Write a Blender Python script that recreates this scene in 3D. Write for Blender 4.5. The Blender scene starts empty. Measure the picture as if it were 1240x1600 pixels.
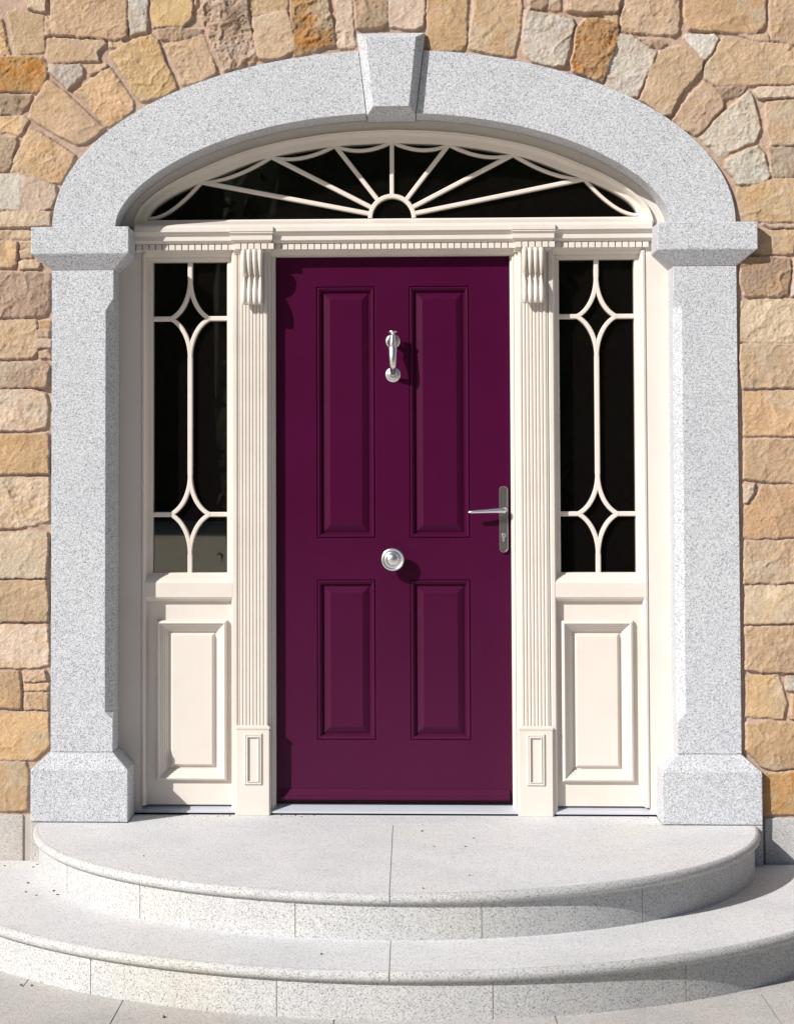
import bpy, bmesh, math, random
import numpy as np
from mathutils import Vector, Matrix

# ------------------------------------------------------------------ camera, light, exposure
scene = bpy.context.scene
COL = scene.collection
cam = bpy.data.cameras.new('camera')
cam_ob = bpy.data.objects.new('camera', cam)
COL.objects.link(cam_ob)
scene.camera = cam_ob
yaw, pitch, roll = 0.041309, -0.041537, -0.0025
cy_, sy_ = math.cos(yaw), math.sin(yaw)
fwd = Vector((-sy_, cy_, 0)); rt = Vector((cy_, sy_, 0)); up = Vector((0, 0, 1))
cp_, sp_ = math.cos(pitch), math.sin(pitch)
fwd2 = fwd * cp_ - up * sp_; up2 = up * cp_ + fwd * sp_
cr_, sr_ = math.cos(roll), math.sin(roll)
r3 = rt * cr_ + up2 * sr_; u3 = -rt * sr_ + up2 * cr_
m = Matrix((r3, u3, -fwd2)).transposed().to_4x4()
m.translation = Vector((0.06807, -7.51962, 1.28584))
cam_ob.matrix_world = m
cam.sensor_fit = 'VERTICAL'
cam.sensor_height = 24.0
cam.lens = 24.0 * 3146.5 / 1600.0
cam.shift_x = (620.0 - 511.227) / 1600.0
cam.shift_y = (611.880 - 800.0) / 1600.0
cam.clip_start = 0.1
cam.clip_end = 500

SUN_TO = Vector((1.12, 1.0, -0.93)).normalized()
ELEV = math.asin(-SUN_TO.z)
world = bpy.data.worlds.new('World')
scene.world = world
world.use_nodes = True
wn = world.node_tree.nodes; wl = world.node_tree.links
bg = wn['Background']
sky = wn.new('ShaderNodeTexSky'); sky.sky_type = 'NISHITA'; sky.sun_disc = False
sky.sun_elevation = ELEV
sky.sun_rotation = math.atan2(-SUN_TO.x, -SUN_TO.y)
sky.air_density = 1.0; sky.dust_density = 1.4
wl.new(sky.outputs['Color'], bg.inputs['Color'])
bg.inputs['Strength'].default_value = 0.055
sun = bpy.data.lights.new('sun', 'SUN'); sun.energy = 4.75; sun.angle = math.radians(0.5)
sun.color = (1.0, 0.965, 0.92)
sun_ob = bpy.data.objects.new('sun', sun)
sun_ob.rotation_euler = SUN_TO.to_track_quat('-Z', 'Y').to_euler()
sun_ob.location = (-8, -8, 8)
COL.objects.link(sun_ob)
scene.view_settings.view_transform = 'Standard'
scene.view_settings.look = 'None'
scene.view_settings.exposure = 0.22
scene.view_settings.gamma = 1.0
scene.view_settings.use_curve_mapping = False
scene.cycles.max_bounces = 8
scene.cycles.use_denoising = True

# ------------------------------------------------------------------ materials
def new_mat(name):
    mt = bpy.data.materials.new(name); mt.use_nodes = True
    nt = mt.node_tree
    return mt, nt.nodes, nt.links, nt.nodes['Principled BSDF']

def N(nodes, t, **kw):
    n = nodes.new(t)
    for k, v in kw.items():
        if k in n.inputs: n.inputs[k].default_value = v
        else: setattr(n, k, v)
    return n

def ramp(nodes, stops, interp='LINEAR'):
    r = nodes.new('ShaderNodeValToRGB'); cr = r.color_ramp; cr.interpolation = interp
    while len(cr.elements) < len(stops): cr.elements.new(0.5)
    for e, (p, c) in zip(cr.elements, stops):
        e.position = p; e.color = (c[0], c[1], c[2], 1)
    return r

def mixc(nodes, links, kind, fac, a, b):
    mx = nodes.new('ShaderNodeMix'); mx.data_type = 'RGBA'; mx.blend_type = kind
    for sock, v in ((mx.inputs[0], fac), (mx.inputs[6], a), (mx.inputs[7], b)):
        if hasattr(v, 'links'): links.new(v, sock)
        elif isinstance(v, (int, float)): sock.default_value = v
        else: sock.default_value = (v[0], v[1], v[2], 1)
    return mx.outputs[2]

def coords(nodes, links, rot=None, scale=None):
    tc = nodes.new('ShaderNodeTexCoord')
    mp = nodes.new('ShaderNodeMapping')
    links.new(tc.outputs['Object'], mp.inputs['Vector'])
    if scale: mp.inputs['Scale'].default_value = scale
    return mp.outputs['Vector']

def granite(name, light, mid, dark, cell=190.0, speck=0.5, bump=0.25, rough=0.75, blotch=0.10, warm=None):
    mt, n, l, p = new_mat(name)
    v = coords(n, l)
    vo = N(n, 'ShaderNodeTexVoronoi', Scale=cell); l.new(v, vo.inputs['Vector'])
    sep = n.new('ShaderNodeSeparateColor'); l.new(vo.outputs['Color'], sep.inputs[0])
    r1 = ramp(n, [(0.0, dark), (0.10 * speck * 2, mid), (0.45, light), (0.80, light), (1.0, [min(1, c * 1.13) for c in light])])
    l.new(sep.outputs[0], r1.inputs[0])
    vo2 = N(n, 'ShaderNodeTexVoronoi', Scale=cell * 2.1); l.new(v, vo2.inputs['Vector'])
    sep2 = n.new('ShaderNodeSeparateColor'); l.new(vo2.outputs['Color'], sep2.inputs[0])
    r2 = ramp(n, [(0.0, (0.58, 0.59, 0.62)), (0.25, (0.84, 0.845, 0.86)), (0.55, (1, 1, 1)), (1.0, (1.14, 1.135, 1.12))])
    l.new(sep2.outputs[1], r2.inputs[0])
    c = mixc(n, l, 'MULTIPLY', 0.8, r1.outputs[0], r2.outputs[0])
    # sparse near-black mica flecks
    vo3 = N(n, 'ShaderNodeTexVoronoi', Scale=cell * 0.62); l.new(v, vo3.inputs['Vector'])
    sep3 = n.new('ShaderNodeSeparateColor'); l.new(vo3.outputs['Color'], sep3.inputs[0])
    lt = N(n, 'ShaderNodeMath', operation='GREATER_THAN'); l.new(sep3.outputs[2], lt.inputs[0]); lt.inputs[1].default_value = 0.982
    di = N(n, 'ShaderNodeMath', operation='LESS_THAN'); l.new(vo3.outputs['Distance'], di.inputs[0]); di.inputs[1].default_value = 0.42
    ml = N(n, 'ShaderNodeMath', operation='MULTIPLY'); l.new(lt.outputs[0], ml.inputs[0]); l.new(di.outputs[0], ml.inputs[1])
    c = mixc(n, l, 'MIX', ml.outputs[0], c, (0.10, 0.10, 0.11))
    no = N(n, 'ShaderNodeTexNoise', Scale=3.2, Detail=5.0, Roughness=0.6); l.new(v, no.inputs['Vector'])
    rb = ramp(n, [(0.3, (1 - blotch, 1 - blotch, 1 - blotch * 0.9)), (0.55, (1, 1, 1)), (0.75, (1.03, 1.02, 1.0))])
    l.new(no.outputs[0], rb.inputs[0])
    c = mixc(n, l, 'MULTIPLY', 1.0, c, rb.outputs[0])
    if warm:
        no2 = N(n, 'ShaderNodeTexNoise', Scale=1.7, Detail=6.0, Roughness=0.65); l.new(v, no2.inputs['Vector'])
        rw = ramp(n, [(0.5, (0, 0, 0)), (0.72, (1, 1, 1))]); l.new(no2.outputs[0], rw.inputs[0])
        c = mixc(n, l, 'MULTIPLY', rw.outputs[0], c, warm)
    l.new(c, p.inputs['Base Color'])
    p.inputs['Roughness'].default_value = rough
    p.inputs['Specular IOR Level'].default_value = 0.3
    nb = N(n, 'ShaderNodeTexNoise', Scale=cell * 1.1, Detail=3.0, Roughness=0.7); l.new(v, nb.inputs['Vector'])
    b = N(n, 'ShaderNodeBump', Strength=bump, Distance=0.003); l.new(nb.outputs[0], b.inputs['Height'])
    l.new(b.outputs[0], p.inputs['Normal'])
    return mt

M = {}
M['granite'] = granite('grey_granite', (0.59, 0.60, 0.63), (0.43, 0.445, 0.475), (0.23, 0.24, 0.265), cell=350, speck=1.6, bump=0.35, blotch=0.05)
M['tread'] = granite('honed_tread_granite', (0.715, 0.715, 0.725), (0.61, 0.61, 0.625), (0.38, 0.38, 0.39), cell=340, speck=0.7, bump=0.12, blotch=0.10, warm=(0.97, 0.95, 0.90))
M['riser'] = granite('hammered_riser_granite', (0.565, 0.565, 0.56), (0.43, 0.43, 0.43), (0.24, 0.24, 0.25), cell=330, speck=0.9, bump=0.5, blotch=0.09, warm=(0.97, 0.94, 0.86))
M['paving'] = granite('grey_paving_granite', (0.555, 0.535, 0.51), (0.44, 0.425, 0.41), (0.26, 0.25, 0.24), cell=300, speck=0.7, bump=0.25, blotch=0.14, warm=(0.97, 0.93, 0.88))
M['course'] = granite('base_course_granite', (0.55, 0.545, 0.54), (0.45, 0.445, 0.44), (0.27, 0.26, 0.25), cell=360, speck=0.9, bump=0.7, blotch=0.2, warm=(0.93, 0.84, 0.72))

def plain(name, col, rough=0.5, spec=0.5, bump=0.0, bscale=80.0, metallic=0.0, var=0.04, stretch=None, bdist=0.001):
    mt, n, l, p = new_mat(name)
    v = coords(n, l, scale=stretch)
    no = N(n, 'ShaderNodeTexNoise', Scale=5.0, Detail=6.0, Roughness=0.6); l.new(v, no.inputs['Vector'])
    r = ramp(n, [(0.25, [c * (1 - var) for c in col]), (0.75, [min(1, c * (1 + var)) for c in col])])
    l.new(no.outputs[0], r.inputs[0]); l.new(r.outputs[0], p.inputs['Base Color'])
    p.inputs['Roughness'].default_value = rough
    p.inputs['Metallic'].default_value = metallic
    p.inputs['Specular IOR Level'].default_value = spec
    if bump:
        nb = N(n, 'ShaderNodeTexNoise', Scale=bscale, Detail=4.0, Roughness=0.6); l.new(v, nb.inputs['Vector'])
        b = N(n, 'ShaderNodeBump', Strength=bump, Distance=bdist); l.new(nb.outputs[0], b.inputs['Height'])
        l.new(b.outputs[0], p.inputs['Normal'])
    return mt

def cream_mat():
    mt, n, l, p = new_mat('cream_paint')
    v = coords(n, l, scale=(60, 60, 2.0))
    no = N(n, 'ShaderNodeTexNoise', Scale=1.0, Detail=5.0, Roughness=0.7); l.new(v, no.inputs['Vector'])
    r = ramp(n, [(0.3, (0.660, 0.607, 0.552)), (0.7, (0.677, 0.622, 0.566))]); l.new(no.outputs[0], r.inputs[0])
    v2 = coords(n, l)
    n2 = N(n, 'ShaderNodeTexNoise', Scale=3.0, Detail=7.0, Roughness=0.7); l.new(v2, n2.inputs['Vector'])
    r2 = ramp(n, [(0.32, (0.93, 0.915, 0.89)), (0.5, (1, 1, 1))]); l.new(n2.outputs[0], r2.inputs[0])
    c = mixc(n, l, 'MULTIPLY', 0.8, r.outputs[0], r2.outputs[0])
    l.new(c, p.inputs['Base Color'])
    p.inputs['Roughness'].default_value = 0.42; p.inputs['Specular IOR Level'].default_value = 0.4
    b = N(n, 'ShaderNodeBump', Strength=0.12, Distance=0.001); l.new(no.outputs[0], b.inputs['Height']); l.new(b.outputs[0], p.inputs['Normal'])
    return mt
M['cream'] = cream_mat()

def purple_mat():
    mt, n, l, p = new_mat('aubergine_paint')
    v = coords(n, l, scale=(140, 140, 6.0))
    no = N(n, 'ShaderNodeTexNoise', Scale=1.0, Detail=5.0, Roughness=0.65); l.new(v, no.inputs['Vector'])
    v2 = coords(n, l)
    n2 = N(n, 'ShaderNodeTexNoise', Scale=2.3, Detail=6.0, Roughness=0.6); l.new(v2, n2.inputs['Vector'])
    r = ramp(n, [(0.3, (0.049, 0.0011, 0.0225)), (0.7, (0.058, 0.0017, 0.0285))]); l.new(n2.outputs[0], r.inputs[0])
    # dust spots near the bottom of the leaf
    n3 = N(n, 'ShaderNodeTexVoronoi', Scale=55.0); l.new(v2, n3.inputs['Vector'])
    lt = N(n, 'ShaderNodeMath', operation='LESS_THAN'); l.new(n3.outputs['Distance'], lt.inputs[0]); lt.inputs[1].default_value = 0.05
    sx = n.new('ShaderNodeSeparateXYZ'); l.new(v2, sx.inputs[0])
    mr = N(n, 'ShaderNodeMapRange'); l.new(sx.outputs[2], mr.inputs[0])
    mr.inputs[1].default_value = 0.28; mr.inputs[2].default_value = 0.05; mr.inputs[3].default_value = 0.0; mr.inputs[4].default_value = 0.4
    ml = N(n, 'ShaderNodeMath', operation='MULTIPLY'); l.new(lt.outputs[0], ml.inputs[0]); l.new(mr.outputs[0], ml.inputs[1])
    c = mixc(n, l, 'MIX', ml.outputs[0], r.outputs[0], (0.30, 0.20, 0.24))
    # dusty lower part
    mr2 = N(n, 'ShaderNodeMapRange'); l.new(sx.outputs[2], mr2.inputs[0])
    mr2.inputs[1].default_value = 1.2; mr2.inputs[2].default_value = 0.0; mr2.inputs[3].default_value = 0.0; mr2.inputs[4].default_value = 0.022
    c = mixc(n, l, 'MIX', mr2.outputs[0], c, (0.45, 0.30, 0.36))
    n4 = N(n, 'ShaderNodeTexNoise', Scale=330.0, Detail=3.0, Roughness=0.8); l.new(v2, n4.inputs['Vector'])
    r4 = ramp(n, [(0.3, (0.80, 0.78, 0.78)), (0.7, (1.16, 1.2, 1.18))]); l.new(n4.outputs[0], r4.inputs[0])
    c = mixc(n, l, 'MULTIPLY', 1.0, c, r4.outputs[0])
    l.new(c, p.inputs['Base Color'])
    p.inputs['Roughness'].default_value = 0.40; p.inputs['Specular IOR Level'].default_value = 0.11
    b = N(n, 'ShaderNodeBump', Strength=0.22, Distance=0.001); l.new(no.outputs[0], b.inputs['Height']); l.new(b.outputs[0], p.inputs['Normal'])
    return mt
M['purple'] = purple_mat()
M['chrome'] = plain('satin_chrome', (0.80, 0.80, 0.81), rough=0.3, metallic=1.0, var=0.02)
M['dull_metal'] = plain('dulled_nickel', (0.27, 0.255, 0.235), rough=0.38, metallic=1.0, var=0.12, bump=0.15, bscale=300)
M['sill'] = plain('grey_aluminium_sill', (0.50, 0.52, 0.58), rough=0.45, spec=0.5, var=0.05)
M['black'] = plain('dark_gap', (0.012, 0.011, 0.010), rough=0.9)
M['leaf'] = plain('dry_leaf', (0.10, 0.055, 0.03), rough=0.8, var=0.4)
M['grout'] = plain('pale_grout', (0.40, 0.375, 0.335), rough=0.9, bump=0.3, bscale=200, var=0.15)

def glass_mat():
    mt, n, l, p = new_mat('dark_glass')
    p.inputs['Base Color'].default_value = (0.004, 0.003, 0.003, 1)
    p.inputs['Roughness'].default_value = 0.015
    p.inputs['IOR'].default_value = 2.35
    v = coords(n, l)
    no = N(n, 'ShaderNodeTexNoise', Scale=2.5, Detail=1.0); l.new(v, no.inputs['Vector'])
    b = N(n, 'ShaderNodeBump', Strength=0.04, Distance=0.002); l.new(no.outputs[0], b.inputs['Height']); l.new(b.outputs[0], p.inputs['Normal'])
    return mt
M['glass'] = glass_mat()

def masonry_mat():
    mt, n, l, p = new_mat('rubble_sandstone')
    at = n.new('ShaderNodeAttribute'); at.attribute_name = 'stone'
    v = coords(n, l)
    n1 = N(n, 'ShaderNodeTexNoise', Scale=260.0, Detail=4.0, Roughness=0.75); l.new(v, n1.inputs['Vector'])
    r1 = ramp(n, [(0.28, (0.70, 0.67, 0.64)), (0.5, (1, 1, 1)), (0.72, (1.22, 1.22, 1.22))]); l.new(n1.outputs[0], r1.inputs[0])
    c = mixc(n, l, 'MULTIPLY', 1.0, at.outputs['Color'], r1.outputs[0])
    n2 = N(n, 'ShaderNodeTexNoise', Scale=34.0, Detail=6.0, Roughness=0.7); l.new(v, n2.inputs['Vector'])
    r2 = ramp(n, [(0.3, (0.84, 0.80, 0.74)), (0.5, (1, 1, 1)), (0.72, (1.07, 1.07, 1.07))]); l.new(n2.outputs[0], r2.inputs[0])
    c = mixc(n, l, 'MULTIPLY', 0.9, c, r2.outputs[0])
    l.new(c, p.inputs['Base Color'])
    p.inputs['Roughness'].default_value = 0.9; p.inputs['Specular IOR Level'].default_value = 0.15
    n3 = N(n, 'ShaderNodeTexNoise', Scale=190.0, Detail=5.0, Roughness=0.75); l.new(v, n3.inputs['Vector'])
    b = N(n, 'ShaderNodeBump', Strength=0.9, Distance=0.005); l.new(n3.outputs[0], b.inputs['Height'])
    l.new(b.outputs[0], p.inputs['Normal'])
    return mt
M['masonry'] = masonry_mat()

# ------------------------------------------------------------------ helpers
class MB:
    def __init__(s): s.v = []; s.f = []
    def add(s, verts, faces):
        o = len(s.v); s.v += [tuple(q) for q in verts]; s.f += [tuple(o + i for i in f) for f in faces]
    def box(s, x0, x1, y0, y1, z0, z1):
        s.add([(x0,y0,z0),(x1,y0,z0),(x1,y1,z0),(x0,y1,z0),(x0,y0,z1),(x1,y0,z1),(x1,y1,z1),(x0,y1,z1)],
              [(0,3,2,1),(4,5,6,7),(0,1,5,4),(1,2,6,5),(2,3,7,6),(3,0,4,7)])
    def loops(s, Ls, cap0=True, cap1=True, close=True):
        n = len(Ls[0]); vs = [p for L in Ls for p in L]; fs = []
        for i in range(len(Ls) - 1):
            for j in range(n if close else n - 1):
                k = (j + 1) % n
                fs.append((i*n + j, i*n + k, (i+1)*n + k, (i+1)*n + j))
        if cap0: fs.append(tuple(reversed(range(n))))
        if cap1: fs.append(tuple((len(Ls)-1)*n + j for j in range(n)))
        s.add(vs, fs)
    def prism_xz(s, poly, y0, y1):
        s.loops([[(x, y1, z) for x, z in poly], [(x, y0, z) for x, z in poly]])
    def prism_xy(s, poly, z0, z1):
        s.loops([[(x, y, z0) for x, y in poly], [(x, y, z1) for x, y in poly]])
    def prism_yz(s, poly, x0, x1):
        s.loops([[(x0, y, z) for y, z in poly], [(x1, y, z) for y, z in poly]])
    def rect_profile(s, x0, x1, z0, z1, prof, cap=True):
        """nested mitred rectangles: prof = (inset, Y) from the outside in"""
        Ls = [[(x0+i, y, z0+i), (x1-i, y, z0+i), (x1-i, y, z1-i), (x0+i, y, z1-i)] for i, y in prof]
        s.loops(Ls, cap0=False, cap1=cap)
    def lathe(s, c, axis, prof, seg=40):
        """prof = (radius, offset along axis)"""
        a = Vector(axis).normalized(); u = a.orthogonal().normalized(); w = a.cross(u); c = Vector(c)
        Ls = []
        for r, h in prof:
            Ls.append([tuple(c + a*h + (u*math.cos(t) + w*math.sin(t))*max(r, 1e-5)) for t in [2*math.pi*k/seg for k in range(seg)]])
        s.loops(Ls)
    def tube(s, pts, rads, seg=20, flat=(1, 1), ref=(1, 0, 0)):
        pts = [Vector(p) for p in pts]; Ls = []
        for i, p in enumerate(pts):
            d = (pts[min(i+1, len(pts)-1)] - pts[max(i-1, 0)]).normalized()
            u = Vector(ref); u = (u - d*u.dot(d)).normalized(); w = d.cross(u)
            Ls.append([tuple(p + (u*math.cos(t)*flat[0] + w*math.sin(t)*flat[1])*rads[i]) for t in [2*math.pi*k/seg for k in range(seg)]])
        s.loops(Ls)
    def bar(s, pts, width, y0, y1, bev=0.003, closed=False):
        """flat glazing bar following pts in XZ, bevelled front edges at y0"""
        P = [Vector((p[0], p[1])) for p in pts]; n = len(P); Ls = []
        for i in range(n):
            if closed: a, b = P[i-1], P[(i+1) % n]
            else: a, b = P[max(i-1, 0)], P[min(i+1, n-1)]
            d = (b - a).normalized(); nn = Vector((-d.y, d.x)); h = width/2
            q = []
            for off, y in ((-h, y1), (-h, y0+bev), (-h+bev, y0), (h-bev, y0), (h, y0+bev), (h, y1)):
                r = P[i] + nn*off; q.append((r.x, y, r.y))
            Ls.append(q)
        if closed: Ls.append(Ls[0])
        s.loops(Ls, cap0=not closed, cap1=not closed)
    def build(s, name, mat, parent=None, bevel=0.0, smooth=False, seg=2, origin=None):
        me = bpy.data.meshes.new(name)
        o = Vector(origin) if origin else Vector((0, 0, 0))
        me.from_pydata([(x-o.x, y-o.y, z-o.z) for x, y, z in s.v], [], s.f)
        bm = bmesh.new(); bm.from_mesh(me)
        bmesh.ops.remove_doubles(bm, verts=bm.verts, dist=1e-6)
        bmesh.ops.recalc_face_normals(bm, faces=bm.faces)
        bm.to_mesh(me); bm.free()
        ob = bpy.data.objects.new(name, me); COL.objects.link(ob); me.materials.append(M[mat])
        if origin: ob.location = o
        if parent:
            ob.parent = parent
            ob.matrix_parent_inverse = Matrix.Identity(4)
            po = Vector((0, 0, 0)); q = parent
            while q: po += Vector(q.location); q = q.parent
            ob.location = Vector(ob.location) - po
        if smooth:
            me.polygons.foreach_set('use_smooth', [True]*len(me.polygons))
            me.set_sharp_from_angle(angle=math.radians(38))
        if bevel:
            md = ob.modifiers.new('edge', 'BEVEL'); md.width = bevel; md.segments = seg
            md.limit_method = 'ANGLE'; md.angle_limit = math.radians(25)
        return ob

def tag(o, label=None, cat=None, group=None, kind=None):
    if label: o['label'] = label
    if cat: o['category'] = cat
    if group: o['group'] = group
    if kind: o['kind'] = kind
    return o
def thing(name, loc, label, cat, group=None):
    o = bpy.data.objects.new(name, None); o.location = loc; o.empty_display_size = 0.1
    COL.objects.link(o); return tag(o, label, cat, group)

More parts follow.
